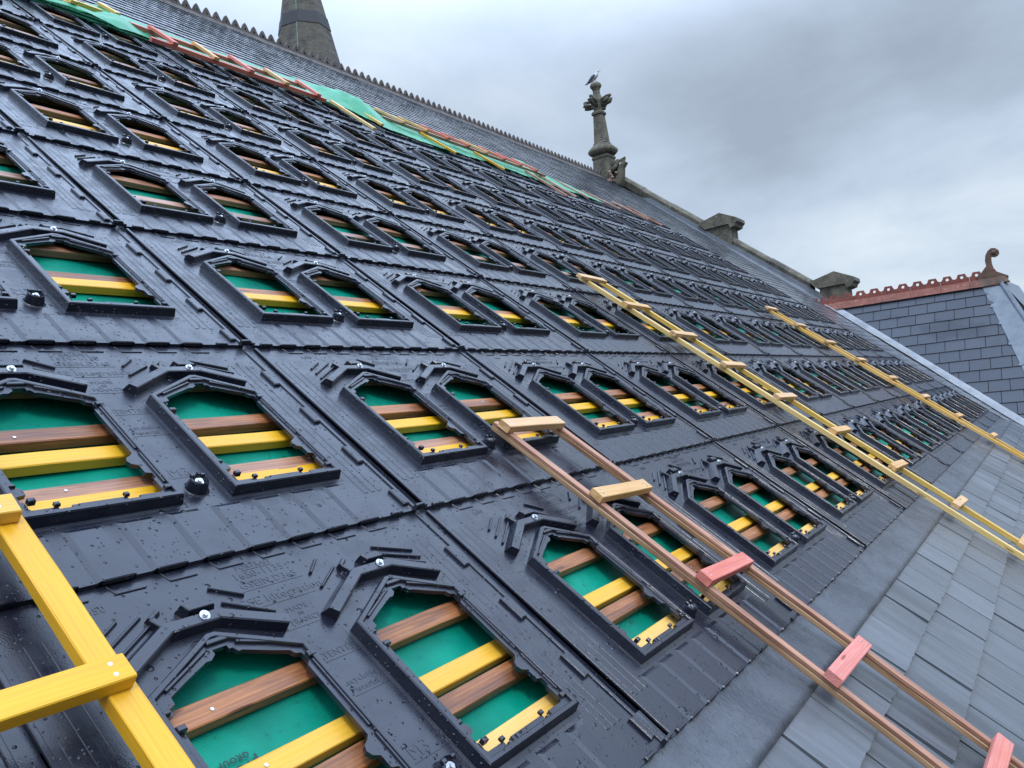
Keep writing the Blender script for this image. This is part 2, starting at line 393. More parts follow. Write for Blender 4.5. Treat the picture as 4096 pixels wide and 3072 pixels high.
# ------------------------------------------------------------------ the church roof
church = root('church_roof', 8, 0, 0, 'long grey slated church roof with clay ridge crest, gable coping and lead flashings', 'church roof')
CO = Vector((8, 0, 0))
def part(name, bm, m, parent=church, off=CO, smooth=False):
    o = mesh_obj(name, bm, m, parent, smooth=smooth)
    o.data.transform(Matrix.Translation(-off)); return o
def slates(bm, u0, u1, courses, wd, th, keep=lambda u, v: True, jag=3, jz=.0015, gap=.003, seed=1, skew=0.0, tl=None):
    """courses: list of (v of the lower edge, exposed height); every slate a tilted slip with a broken lower edge"""
    rn = random.Random(seed); lay = tl or bm.loops.layers.color.new('tint')
    for c, (v, hgt) in enumerate(courses):
        u = u0 - rn.random() * wd
        if c % 2: u += wd / 2
        while u < u1:
            wdd = wd * rn.uniform(.93, 1.07); a, b = max(u0, u) + gap / 2, min(u1, u + wdd) - gap / 2; u += wdd
            if b - a < .02 or not keep((a + b) / 2, v + hgt / 2): continue
            dz = rn.uniform(0, jz * 2.2); dv = rn.uniform(-.003, .003); tz = rn.uniform(-jz, jz)
            nl = jag + 1; low = []; 
            for i in range(nl + 1):
                x = a + (b - a) * i / nl
                low.append((x, v + dv + (rn.uniform(-.0035, .003) if jag > 1 else 0), th + dz + tz * (i / nl - .5)))
            top = [(a, v + hgt + .012), (b, v + hgt + .012)]
            L1 = [bm.verts.new(p) for p in low]; L0 = [bm.verts.new((p[0], p[1], -.002)) for p in low]
            T = [bm.verts.new((top[0][0], top[0][1], .0015 + dz * .4)), bm.verts.new((top[1][0], top[1][1], .0015 + dz * .4))]
            fs = [bm.faces.new(L1 + T[::-1])]
            for i in range(nl): fs.append(bm.faces.new((L0[i], L0[i + 1], L1[i + 1], L1[i])))
            s0 = bm.verts.new((a, v + hgt, -.004)); s1 = bm.verts.new((b, v + hgt, -.004))
            fs.append(bm.faces.new((L0[0], L1[0], T[0], s0))); fs.append(bm.faces.new((L1[-1], L0[-1], s1, T[1])))
            tn = rn.random()
            for f in fs:
                for l in f.loops: l[lay] = (tn, tn, tn, 1)
def verge_u(v): return 19.9 + 1.7 * (v - 4.8) / 8.6
# lower weathered slates below the trays
bm = bmesh.new()
cs = [(-.472, .256), (-.745, .277)]
v = -.745
while v > -3.2: v -= .265; cs.append((v, .27))
slates(bm, -3, 21, cs, .39, .019, jag=9, jz=.005, gap=.014, seed=3)
part('lower_slates', bm, SLN)
# upper slates between trays and ridge, and the strip beside the gable
bm = bmesh.new(); lay = bm.loops.layers.color.new('tint')
cs = []; v = 8.62
while v < 13.0: cs.append((v, .212)); v += .212
slates(bm, -4, 21.9, cs, .30, .0125, keep=lambda u, v: v > 8.9 or u > 16.4, jag=2, seed=5, tl=lay)
cs = []; v = -.2
while v < 8.6: cs.append((v, .212)); v += .212
slates(bm, UE + .01, 21.9, cs, .30, .008, keep=lambda u, v: u < verge_u(v) + .3 if v > 4.8 else True, jag=2, seed=6, tl=lay)
part('upper_slates', bm, SLU)
# boarding below everything
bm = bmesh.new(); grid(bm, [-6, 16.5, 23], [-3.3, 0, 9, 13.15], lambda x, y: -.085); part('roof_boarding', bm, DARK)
# apron flashing under the lowest trays
bm = bmesh.new()
nx = 300
grid(bm, [-4 + i * (23.0 / nx) for i in range(nx + 1)], [-.232, -.231, -.20, -.15, -.11, -.08, -.05, -.02, .03, .12],
     lambda x, y: -.001 if y < -.2315 else .0155 - .024 * min(1, max(0, (y + .2) / .14)) + .0035 * noise.noise(Vector((x * 5, y * 14, 0))) + .004 * max(0, noise.noise(Vector((x * 2.1, 3.3, 0)))) * math.exp(-((y + .1) / .03) ** 2) - .004 * max(0, (y + .05)))
part('apron_flashing', bm, APR, smooth=True)
# ridge crest: one tile is a saddle with two pointed teeth, each pierced
ZR = 13.1
rb = Vector((0, ZR, 0))
def rp(u, o, h): return Vector((u, ZR, 0)) + OUT * o + UPV * h
def crest_tile(u):
    bm = bmesh.new()
    L = .39
    sec = [(.17, -.155), (.16, -.135), (.05, .005), (.022, .03), (-.022, .03), (-.05, .005), (-.16, -.135), (-.17, -.155)]
    A = [bm.verts.new(rp(u + .004, o, h)) for o, h in sec]; B = [bm.verts.new(rp(u + L - .004, o, h)) for o, h in sec]
    for i in range(7): bm.faces.new((A[i], A[i + 1], B[i + 1], B[i]))
    bm.faces.new(A[::-1]); bm.faces.new(B)
    for k in range(2):
        c = u + L * (.25 + .5 * k); hw = .097
        outl = [(-hw, .02), (hw, .02), (hw, .06), (.075, .085), (.052, .13), (.03, .17), (0, .20), (-.03, .17), (-.052, .13), (-.075, .085), (-hw, .06)]
        hole = [(.020 * math.cos(a * PI / 4), .085 + .022 * math.sin(a * PI / 4)) for a in range(8)]
        sides = []
        for o in (.018, -.018):
            es = []; ls = []
            for lp in (outl, hole):
                lv = [bm.verts.new(rp(c + x, o, h)) for x, h in lp]; ls.append(lv)
                es += [bm.edges.new((p, q)) for p, q in zip(lv, lv[1:] + lv[:1])]
            bmesh.ops.triangle_fill(bm, use_beauty=True, edges=es); sides.append(ls)
        for l0, l1 in zip(*sides):
            for i in range(len(l0)): bm.faces.new((l0[i], l0[(i + 1) % len(l0)], l1[(i + 1) % len(l0)], l1[i]))
    bmesh.ops.recalc_face_normals(bm, faces=bm.faces)
    return bm
ct = part('ridge_tile', crest_tile(0), RDG, off=Vector((0, ZR, 0)))
k = 0
u = 2.0
while u < 20.55:
    o = ct if k == 0 else ct.copy()
    if k: COL.objects.link(o); o.parent = church
    o.location = (u - CO.x, ZR, random.uniform(-.004, .004)); u += .39; k += 1
# lead at the gable, then the coping stones with their two kneelers
bm = bmesh.new()
vs = [13.0 - i * .5 for i in range(17)]
rows = []
for i, vv in enumerate(vs):
    ui = verge_u(vv) - .02; uo = max(ui + .1, 21.3)
    rows.append([bm.verts.new(p) for p in ((ui, vv, .012), (ui + .02, vv, .022), (uo, vv, .03), (uo + .03, vv, .125), (uo + .12, vv, .128))])
    if i % 3 == 2:      # lapped joint
        rows.append([bm.verts.new(p + Vector((0, -.012, -.004 if j < 3 else 0))) for j, p in enumerate([x.co for x in rows[-1]])])
for a, b in zip(rows, rows[1:]):
    for j in range(4): bm.faces.new((a[j], b[j], b[j + 1], a[j + 1]))
part('gable_flashing', bm, make_lead('dull_lead', (.055, .063, .075), (.095, .107, .122), False, .3, .5))
def gp(o, h, u): return Vector((u, ZR, 0)) + OUT * o + UPV * h      # o level from the ridge, h above it
def gprism(bm, poly, u0, u1, chn=.0):
    a = [bm.verts.new(gp(o, h, u0)) for o, h in poly]; b = [bm.verts.new(gp(o, h, u1)) for o, h in poly]
    n = len(poly)
    for i in range(n): bm.faces.new((a[i], a[(i + 1) % n], b[(i + 1) % n], b[i]))
    bm.faces.new(a[::-1]); bm.faces.new(b)
    bmesh.ops.recalc_face_normals(bm, faces=bm.faces)
T = math.tan(TH)
def coping(o0, o1):
    bm = bmesh.new(); n = max(2, int((o1 - o0) / .75)); rn = random.Random(int(o0 * 100))
    for i in range(n):
        a = o0 + (o1 - o0) * i / n + .004; b = o0 + (o1 - o0) * (i + 1) / n - .004; j = rn.uniform(-.012, .012); e = .18
        base = []
        for o in (a, b):
            base.append([gp(o, -o * T + e * z + j, u_) for u_, z in ((21.36, .3), (21.33, 1.55), (21.40, 2.05), (21.62, 2.25), (21.84, 2.05), (21.9, 1.55), (21.87, .3))])
        A = [bm.verts.new(p) for p in base[0]]; B = [bm.verts.new(p) for p in base[1]]
        for q in range(7): bm.faces.new((A[q], A[(q + 1) % 7], B[(q + 1) % 7], B[q]))
        bm.faces.new(A[::-1]); bm.faces.new(B)
    bmesh.ops.recalc_face_normals(bm, faces=bm.faces)
    return bm
part('coping', coping(.15, 2.85), STN); part('coping', coping(3.72, 5.75), STN); part('coping', coping(6.7, 7.6), STN)
def kneeler(do, dh):
    bm = bmesh.new()
    pier = [(2.98, -2.2), (3.70, -2.2), (3.70, -3.2), (2.98, -2.6)]
    gprism(bm, [(o + do, h + dh) for o, h in pier], 21.32, 21.95)
    kn = part('kneeler', bm, STN)
    bm = bmesh.new()
    cap = [(2.93, -2.26), (2.74, -2.06), (2.78, -2.03), (3.42, -1.86), (3.92, -2.10), (3.93, -2.20), (3.86, -2.26), (3.84, -2.33), (3.70, -2.37), (3.66, -2.24)]
    gprism(bm, [(o + do, h + dh) for o, h in cap], 21.26, 22.02)
    c = mesh_obj('cap', bm, STN, kn); c.data.transform(Matrix.Translation(-CO))
kneeler(0, 0); kneeler(3.0, -2.33)
# far slope and walls below, seen only from other sides
bm = bmesh.new()
for q in ([gp(0, -.02, -4), gp(0, -.02, 21.9), gp(-12, -12 * T, 21.9), gp(-12, -12 * T, -4)],):
    bm.faces.new([bm.verts.new(p) for p in q])
part('rear_slope', bm, SLU)
bm = bmesh.new()
for u_ in (21.86, -4): bm.faces.new([bm.verts.new(p) for p in (gp(0, -.1, u_), gp(12.6, -12.6 * T, u_), gp(12.6, -20, u_), gp(-12, -20, u_), gp(-12, -12 * T, u_))])
bm.faces.new([bm.verts.new(p) for p in (gp(12.55, -10.4, -4), gp(12.55, -10.4, 21.8), gp(12.55, -20, 21.8), gp(12.55, -20, -4))])
part('wall', bm, WALLM)

# ------------------------------------------------------------------ underlay membrane and battens
bm = bmesh.new()
xs = [-3.2 + i * (UE - .1 + 3.2) / 230 for i in range(231)]; ys = [.02 + i * 8.98 / 120 for i in range(121)]
grid(bm, xs, ys, lambda x, y: -.062 - .010 * math.sin(PI * (x / .45 % 1)) * (.6 + noise.noise(Vector((x * .8, y, 3)))) + .007 * noise.noise(Vector((x * 1.3, y * 2.2, 1))) + .002 * noise.noise(Vector((x * 7, y * 9, 4))))
und = mesh_obj('roof_underlay', bm, MEMB, smooth=True); und.data.transform(Matrix.Translation((-5, 0, 0))); on_roof(und, 5, 0, 0)
tag(und, 'green breathable roofing membrane showing between the battens inside every tray opening', 'roofing membrane')
bm = bmesh.new()
text_bm(bm, 'proctor', .044, -1.155, .556, -.056, .0004, PI, bold=.0012); text_bm(bm, 'GROUP', .020, -1.139, .588, -.056, .0004, PI, bold=.0006, space=1.25)
lt = mesh_obj('printed_lettering', bm, INK, und); lt.data.transform(Matrix.Translation((-5, 0, 0)))
ORD = ['first', 'second', 'third', 'fourth', 'fifth', 'sixth', 'seventh', 'eighth', 'ninth', 'tenth', 'eleventh', 'twelfth', 'thirteenth', 'fourteenth', 'fifteenth', 'sixteenth', 'seventeenth', 'eighteenth', 'nineteenth', 'twentieth'] 
ORD += ['twenty-' + x for x in ORD[:9]] + ['thirtieth'] + ['thirty-' + x for x in ORD[:9]]
brs = []
v = .438
while v < 8.95:
    brs.append(v); v += .2651
for i, v in enumerate(brs):
    jj = random.uniform(-.004, .004)
    o = timber('batten', (-3.1, v + jj, -.0555), (UE - .12, v + random.uniform(-.004, .004), -.0555), .062, .036, BRO)
    tag(o, f'weathered brown roofing batten under the trays, {ORD[i]} brown one up from the eaves', 'batten', 'old brown battens under the trays')
yl = [.29, .52, V + .314, V + .522, 2 * V + .512, 4 * V + .475, 5 * V + .465, 6 * V + .46, 7 * V + .455]
for i, v in enumerate(yl):
    o = timber('batten', (-3.1, v, -.0555), (UE - .12, v + random.uniform(-.004, .004), -.0555), .060, .037, YEL)
    tag(o, f'new yellow roofing batten under the trays, {ORD[i]} yellow one up from the eaves', 'batten', 'new yellow battens under the trays')

for o in [x for x in bpy.data.objects if x.name.startswith('batten')]:
    vv = (RT.inverted() @ o.matrix_world.translation).y
    if vv > 2.1: continue
    for k in range(11):
        bm = bmesh.new(); cone(bm, 0, 0, 0, .0012, .0052, .0046, 8)
        mesh_obj('nail', bm, STEEL, o, (1.53 + .45 * k + random.uniform(-.02, .02), random.uniform(-.014, .014), .0367))

# ------------------------------------------------------------------ the in-roof mounting tray
WOFF = [.205, .82]                      # left edge of the two openings
TOP6 = [(.018, .233), (.449, .233), (.449, .752), (.250, .866), (.228, .866), (.018, .752)]     # rim of the raised frame, CCW
INNER = [(.05, .264), (.115, .264), (.115, .2505), (.128, .2505), (.128, .256), (.140, .256), (.140, .2505), (.150, .2505), (.150, .264), (.30, .264), (.30, .2505), (.312, .2505), (.312, .256), (.325, .256), (.325, .2505), (.336, .2505), (.336, .264), (.402, .264),
         (.412, .274), (.412, .325), (.421, .33), (.421, .352), (.402, .358), (.402, .395), (.384, .405), (.378, .42), (.384, .435), (.402, .445), (.412, .455), (.412, .69), (.422, .70), (.422, .728),
         (.406, .734), (.398, .748), (.36, .764), (.29, .797), (.279, .797), (.272, .812), (.262, .812), (.262, .824), (.222, .824), (.222, .81), (.205, .797), (.19, .797), (.12, .766), (.07, .742), (.068, .722), (.052, .716),
         (.052, .70), (.0365, .695), (.0365, .668), (.048, .66), (.048, .36), (.062, .352), (.062, .328), (.0365, .322), (.0365, .300), (.046, .295), (.046, .270)]
def shear(o):
    for vtx in o.data.vertices: vtx.co.z += -.014 * vtx.co.y / V
def shear_bm(bm, oy=0.0):
    for vtx in bm.verts: vtx.co.z += -.014 * (vtx.co.y + oy) / V
HF = .029
def frame_bm():
    bm = bmesh.new()
    base = offset(TOP6, .008); mid = offset(TOP6, .003)
    HR_ = .039                                                                  # outer rim stands above the flange
    loops = fill_loops(bm, [[(x, y, HF) for x, y in offset(TOP6, -.0155)], [(x, y, HF) for x, y in INNER]])
    n = 6
    def ring(d, z): return [bm.verts.new((x, y, z)) for x, y in offset(TOP6, d)]
    RS = [loops[0], ring(-.0135, HR_ - .002), ring(-.0115, HR_), ring(0, HR_), ring(.003, HR_ - .004), [bm.verts.new((x, y, .002)) for x, y in base], [bm.verts.new((x, y, .0005)) for x, y in offset(base, .012)]]
    for b, a in zip(RS, RS[1:]):
        for k in range(n): bm.faces.new((a[k], a[(k + 1) % n], b[(k + 1) % n], b[k]))
    inn = loops[1]; m = len(inn); lo = [bm.verts.new((v.co.x, v.co.y, HF - .014)) for v in inn]
    for k in range(m): bm.faces.new((inn[k], inn[(k + 1) % m], lo[(k + 1) % m], lo[k]))
    z = HF
    # beads and lugs on the flange
    for p, q, wd, h in (((.062, .757), (.200, .824), .011, .008), ((.284, .824), (.404, .771), .011, .008), ((.404, .771), (.424, .752), .010, .008),
                        ((.431, .70), (.431, .47), .009, .006), ((.431, .45), (.431, .30), .009, .006)):
        prism(bm, barpoly(p, q, wd), z - .001, z + h, .002, .001)
    for x0, x1, y0, y1, h in ((.215, .27, .836, .850, .009), (.025, .045, .700, .712, .010), (.030, .052, .648, .662, .014), (.026, .05, .36, .372, .007), (.048, .066, .283, .297, .016),
                              (.165, .285, .246, .262, .005), (.105, .120, .264, .276, .010), (.292, .306, .264, .276, .010), (.425, .447, .705, .722, .012), (.418, .44, .27, .285, .010)):
        box(bm, x0, x1, y0, y1, z - .001, z + h, .002)
    shear_bm(bm)
    return bm
def deflector_bm(mirror):
    bm = bmesh.new()
    # chevron bar above the opening: vertical on its lower side, sloping away above
    path = [(-.002, .800), (.168, .902), (.300, .902), (.452, .822)]; wd = .040; n = len(path)
    lowc = []; upc = []
    for i, p in enumerate(path):
        p = Vector(p); d0 = (p - Vector(path[i - 1])).normalized() if i else (Vector(path[1]) - p).normalized()
        d1 = (Vector(path[i + 1]) - p).normalized() if i < n - 1 else d0
        t = (d0 + d1).normalized(); nn = Vector((-t.y, t.x)) / max(.6, t.dot(d0)); lowc.append(p); upc.append(p + nn * wd)
    h = .034
    secs = []
    for a, b in zip(lowc, upc):
        d = (b - a)
        secs.append([bm.verts.new((a.x, a.y, 0)), bm.verts.new((a.x + d.x * .05, a.y + d.y * .05, h - .003)), bm.verts.new((a.x + d.x * .14, a.y + d.y * .14, h)), bm.verts.new((a.x + d.x * .86, a.y + d.y * .86, h - .002)), bm.verts.new((b.x + d.x * .25, b.y + d.y * .25, 0))])
    for a, b in zip(secs, secs[1:]):
        for k in range(4): bm.faces.new((a[k], b[k], b[k + 1], a[k + 1]))
    bm.faces.new(secs[0]); bm.faces.new(secs[-1][::-1])
    prism(bm, [(.238, .952), (.318, .952), (.30, .985), (.225, .985)], 0, .030, .004, .002)      # block behind the screw
    prism(bm, barpoly((.150, .975), (.172, .925), .022), 0, .022, .003, .002)
    prism(bm, barpoly((.150, .975), (.185, .998), .018), 0, .016, .003, .002)
    ribs = (((.005, .951), (.085, 1.004)), ((.002, .912), (.140, .998)), ((.0, .874), (.150, .965))) if not mirror else (((.045, .985), (.098, 1.03)), ((.04, .925), (.135, .985)))
    ribs2 = (((.345, 1.030), (.425, .976)), ((.350, .972), (.470, .892))) if not mirror else (((.325, 1.02), (.467, .961)), ((.290, 1.0), (.472, .925)), ((.315, .965), (.470, .895)))
    for p, q in ribs + ribs2: prism(bm, barpoly(p, q, .011), 0, .010, .002, .002)
    shear_bm(bm); return bm
def sheet_bm():
    bm = bmesh.new()
    x0, x1, y0, y1 = .018, 1.472, 0.0, V + .05
    holes = [offset([(x + o, y) for x, y in TOP6], .008) for o in WOFF]
    fill_loops(bm, [[(x0, y0, 0), (x1, y0, 0), (x1, y1, 0), (x0, y1, 0)]] + [[(x, y, 0) for x, y in h] for h in holes])
    def quad(*p): bm.faces.new([bm.verts.new(q) for q in p])
    quad((x0, 0, -.022), (x1, 0, -.022), (x1, 0, 0), (x0, 0, 0))                 # turned-down lower edge
    quad((x0, y1, -.02), (x0, 0, -.02), (x0, 0, 0), (x0, y1, 0))
    quad((x1, 0, -.02), (x1, y1, -.02), (x1, y1, 0), (x1, 0, 0))
    zg = -.0165 + .014 * y1 / V; quad((1.46, 0, -.0165), (1.54, 0, -.0165), (1.54, y1, zg), (1.46, y1, zg))    # gutter below the side joint
    box(bm, 1.458, 1.472, .004, V - .012, 0, .006, .002)                         # standing rims along the joint
    box(bm, .018, .030, .004, V - .012, -.01, .009, .002)
    for a, b in ((.83, .93), (.56, .66), (.29, .39), (.03, .115)): box(bm, 1.424, 1.452, a, b, 0, .013, .004)
    for x in (1.318, 1.352, 1.386): box(bm, x, x + .020, .13, .985, 0, .0017, .0016)
    for x in (.052, .090, .128): box(bm, x, x + .022, .16, 1.01, 0, .0017, .0016)
    for k in range(8):
        a = .17 + .145 * k; hh = .0065                                              # folds below the openings: a ramp, a flat, a drop
        quad((a - .014, 0, .0003), (a, 0, hh), (a, .185, hh), (a - .014, .2, .0003)); quad((a, 0, hh), (a + .085, 0, hh), (a + .085, .185, hh), (a, .185, hh))
        quad((a + .085, 0, hh), (a + .089, 0, 0), (a + .089, .2, 0), (a + .085, .185, hh)); quad((a, .185, hh), (a + .085, .185, hh), (a + .089, .2, .0003), (a - .014, .2, .0003))
        quad((a - .014, 0, -.02), (a + .089, 0, -.02), (a + .085, 0, hh), (a, 0, hh))
        box(bm, a, a + .080, -.004, .006, -.006, .0095, .003)            # raised lip where the fold ends
    box(bm, .06, .12, -.003, .010, -.004, .009, .003); box(bm, 1.34, 1.39, -.003, .010, -.004, .009, .003)
    for k in range(8):
        a = .19 + .145 * k
        box(bm, a, a + .078, V - .043, V - .037, 0, .004, .0015); prism(bm, barpoly((a, V - .04), (a - .012, V - .003), .005), 0, .003, .001, .001)
    prism(bm, [(1.452, -.006), (1.502, -.002), (1.498, .012), (1.452, .010)], 0, .024, .002, .002)     # corner clip
    for x, y in ((.705, .60), (.80, .50), (.70, .44), (.79, .36), (.66, 1.02), (.81, 1.0), (.70, .93), (1.40, .52), (.155, .2)):   # sprue marks
        cone(bm, x, y, 0, .003, .004, .003, 6)
    letters(bm)
    shear_bm(bm); return bm
def boss_bm():
    bm = bmesh.new()
    cx, cy = .742, .285
    cone(bm, cx, cy, 0, .004, .040, .036, 22, False); cone(bm, cx, cy, .004, .036, .034, .027, 22, False)
    n = 22
    cone(bm, cx, cy, .036, .040, .027, .024, n, False); cone(bm, cx, cy, .040, .026, .024, .017, n, True)
    box(bm, cx - .025, cx - .012, cy + .008, cy + .02, .036, .048, .002); box(bm, cx + .010, cx + .022, cy + .010, cy + .02, .036, .046, .002)
    shear_bm(bm); return bm
def bolt_bm():
    bm = bmesh.new()
    cone(bm, 0, 0, 0, .0025, .014, .0135, 20); cone(bm, 0, 0, .0025, .004, .0095, .009, 20); cone(bm, 0, 0, .004, .011, .0078, .0072, 6)
    bmesh.ops.rotate(bm, verts=bm.verts, cent=(0, 0, 0), matrix=Matrix.Rotation(.25, 3, 'X')); return bm
def letters(bm):
    e = .0005
    for s, size, x, y in (('M3', .056, .735, .372), ('Recyclable', .026, .742, .615), ('Material', .026, .742, .588), ('PATENTED', .030, .738, .712), ('MADE', .026, .742, .888), ('IN', .018, .742, .866), ('FRANCE', .026, .742, .843),
                          ('GSE Integration', .040, .735, .948), ('1650-1135', .036, .725, 1.045), ('GSEIN.D365', .034, .735, 1.008), ('PORTRAIT', .024, .725, 1.076), ('1650', .03, .26, 1.055)):
        text_bm(bm, s, size, x, y, .0004, e, bold=0, space=1.1)
    for x0, x1, y in ((.64, .82, .345), (.655, .82, .57), (.655, .82, .692), (.655, .825, .822), (.63, .84, .922), (.63, .84, .988), (.68, .78, 1.062)):
        box(bm, x0, x1, y, y + .0025, 0, .0009, .0004)
TL = 'black plastic roof tray with two framed openings'
def ordinal_side(c): return ORD[NC1 - c]
proto = root('mounting_tray', 0, 0, 0, TL, 'solar mounting tray', 'solar mounting trays')
mesh_obj('tray_sheet', sheet_bm(), PLAS, proto)
for i, o in enumerate(WOFF):
    f = mesh_obj('opening_frame', frame_bm(), PLAS, proto, (o, 0, 0))
    d = mesh_obj('rain_deflector', deflector_bm(i), PLAS, proto, (o, 0, 0))
    mesh_obj('bolt', bolt_bm(), STEEL, d, (.262, .925, .034 - .014 * .925 / V))
bs = mesh_obj('screw_boss', boss_bm(), PLAS, proto)
mesh_obj('bolt', bolt_bm(), STEEL, bs, (.742, .285, .027 - .014 * .285 / V))
def copy_tree(o, parent=None):
    c = o.copy(); COL.objects.link(c)
    if parent is not None: c.parent = parent
    for ch in list(o.children): copy_tree(ch, c)
    return c
first = True
ROWN = ['lowest row', 'second row up', 'third row up', 'fourth row up', 'fifth row up', 'sixth row up', 'seventh row up', 'topmost row']
for r in range(NR):
    for c in range(NC0, NC1 + 1):
        if c < -1 and r > 3: continue
        o = proto if first else copy_tree(proto); first = False
        on_roof(o, c * U + random.uniform(-.003, .003), r * V + random.uniform(-.003, .003), random.uniform(-.001, .001), random.uniform(-.0012, .0012))
        tag(o, f'black two-opening mounting tray, {ROWN[r]}, {ordinal_side(c)} from the gable end', 'solar mounting tray', 'solar mounting trays')

# ------------------------------------------------------------------ roof ladders of sawn timber
def screws(r, L, wd, th, both=True):
    for x in (.035, L - .035):
        for y in (-.013, .014):
            bm = bmesh.new(); cone(bm, 0, 0, 0, .001, .0052, .0048, 10); cone(bm, 0, 0, .001, .0006, .002, .0012, 6)
            mesh_obj('screw', bm, STEEL, r, (x + random.uniform(-.006, .006), y + random.uniform(-.006, .006), th))
def ladder(name, label, group, rails, rungs, railw, railt, h0, railm, scr):
    """rails: ((u,v),(u,v)) lines; rungs: (u0,v0,u1,v1,mat,width)"""
    (u0, v0), _ = rails[0]
    rt = root(name, u0, v0, 0, label, 'roof ladder', group)
    b = Vector((u0, v0, 0))
    for p, q in rails:
        if railm is RAIL:      # two laths screwed together, the upper one set back
            o = timber('rail', Vector((p[0], p[1], h0)) - b, Vector((q[0], q[1], h0)) - b, railw, railt * .55, TANR, rt)
            timber('upper_lath', Vector((0, -.004, railt * .55)), Vector(((Vector(p) - Vector(q)).length, -.004, railt * .55)), railw * .80, railt * .45, RAIL, o)
        else: timber('rail', Vector((p[0], p[1], h0)) - b, Vector((q[0], q[1], h0)) - b, railw, railt, railm, rt)
    for a0, b0, a1, b1, m, wd in rungs:
        p, q = Vector((a0, b0, h0 + railt + .001)) - b, Vector((a1, b1, h0 + railt + .001)) - b
        o = timber('rung', p, q, wd, .036, m, rt)
        if scr: screws(o, (q - p).length, wd, .036)
    return rt
GL = 'timber roof ladders lying on the slope'
H0 = .056
ladder('roof_ladder', 'bright yellow timber roof ladder in the near left corner of the tray field', GL, [((-1.350, 1.352), (-1.350, -.35)), ((-1.76, 1.352), (-1.76, -.35))],
       [(-1.80, 1.315, -1.335, 1.315, YEL, .066), (-1.80, .782, -1.335, .782, YEL, .066), (-1.80, .25, -1.335, .25, YEL, .066)], .066, .036, H0, YEL, True)
ladder('roof_ladder', 'reddish brown timber roof ladder with two tan and three pink red rungs', GL, [((.80, 1.46), (.985, -1.9)), ((1.235, 1.42), (1.475, -1.9))],
       [(.765, 1.395, 1.225, 1.375, TAN, .066), (.805, .868, 1.258, .84, TAN, .066), (.83, .318, 1.29, .29, RED, .066), (.86, -.255, 1.345, -.27, RED, .066), (.945, -.84, 1.42, -.86, RED, .066), (1.0, -1.4, 1.45, -1.42, RED, .066)], .046, .042, H0 - .004, RAIL, True)
ladder('roof_ladder', 'pale yellow two-rail timber roof ladder with tan rungs, middle of the tray field', GL, [((4.77, 3.55), (5.12, -2.2)), ((5.17, 3.53), (5.56, -2.2))],
       [(4.68 + .068 * i, 2.955 - .535 * i, 5.17 + .068 * i, 2.93 - .535 * i, TAN, .066) for i in range(-1, 10)], .046, .042, H0, YEP, False)
ladder('roof_ladder', 'narrow yellow timber roof ladder farthest along, near the valley and slated side roof', GL, [((11.0, 3.56), (11.35, -2.2)), ((11.33, 3.56), (11.68, -2.2))],
       [(10.85 + .065 * i, 3.55 - .525 * i, 11.34 + .065 * i, 3.53 - .525 * i, TAN, .075) for i in range(11)], .048, .044, H0, YEL, False)
# ladders and boards laid along the top of the tray field
ladder('roof_ladder', 'red stained timber roof ladder laid sideways on the green sheeting above the trays', GL, [((2.90, 8.56), (5.42, 8.58)), ((2.90, 9.03), (5.42, 9.03))],
       [(3.15, 9.06, 3.17, 8.53, RED, .066), (3.71, 9.06, 3.69, 8.52, TAN, .066), (4.21, 9.06, 4.19, 8.53, RED, .066), (4.75, 9.06, 4.73, 8.53, TAN, .066), (5.28, 9.06, 5.25, 8.52, RED, .066)], .05, .05, .06, RED, False)
ladder('roof_ladder', 'pale yellow timber roof ladder lying sideways, half under green sheeting at the top left', GL, [((-.2, 8.78), (2.24, 8.86)), ((-.2, 9.12), (2.62, 9.12))],
       [(1.78, 9.16, 1.78, 8.74, YEP, .06), (2.2, 9.16, 2.18, 8.8, YEP, .066), (2.70, 9.34, 2.78, 9.08, YEP, .07), (1.2, 9.16, 1.2, 8.74, YEP, .066), (.6, 9.16, .6, 8.74, YEP, .066)], .05, .045, .07, YEP, False)
rt = root('roof_ladder', 6.6, 8.66, 0, 'long brown timber ladder with tan and red rungs, sideways below the upper slates', 'roof ladder', GL)
b = Vector((6.6, 8.66, 0))
timber('rail', Vector((6.6, 8.70, .09)) - b, Vector((11.15, 8.70, .09)) - b, .05, .045, RAIL, rt)
timber('rail', Vector((6.35, 9.24, .045)) - b, Vector((10.95, 9.24, .045)) - b, .05, .045, RAIL, rt)
for i, m in enumerate((TAN, TAN, RED, RED, TAN, RED, RED, RED)):
    u = 6.98 + .535 * i
    timber('rung', Vector((u, 9.27, .092)) - b, Vector((u + .07, 8.66, .138)) - b, .066, .036, m, rt)
def plank(label, p, q, m, wd=.055, th=.035, grp='loose boards at the top of the trays'):
    o = timber('loose_board', p, q, wd, th, m); tag(o, label, 'board', grp)
plank('long pale yellow board resting on trays beside the end of the red ladder', (5.64, 8.72, .06), (5.68, 7.80, .055), YEP)
plank('short pale yellow board poking from under the bunched green sheeting', (6.24, 8.66, .06), (6.28, 8.30, .055), YEP)
plank('yellow board leaning below the tan rungs of the brown ladder', (7.46, 8.70, .07), (7.72, 8.08, .055), YEL)
plank('yellow board below the red rungs of the brown ladder', (8.84, 8.66, .07), (9.07, 8.10, .055), YEL)
plank('brown board crossing the sheeting just past the long brown ladder', (10.36, 8.60, .07), (10.44, 7.60, .055), RAIL)
plank('brown board with tan end beside the far end of the ladder', (11.04, 8.86, .06), (11.06, 7.80, .055), RAIL)
plank('brown board at the last scrap of green sheeting', (11.93, 8.95, .045), (12.14, 8.17, .055), RAIL)
plank('orange brown board on bare slates between the sheeting and the coping', (13.07, 8.95, .02), (13.42, 8.10, .055), RAIL, .07)
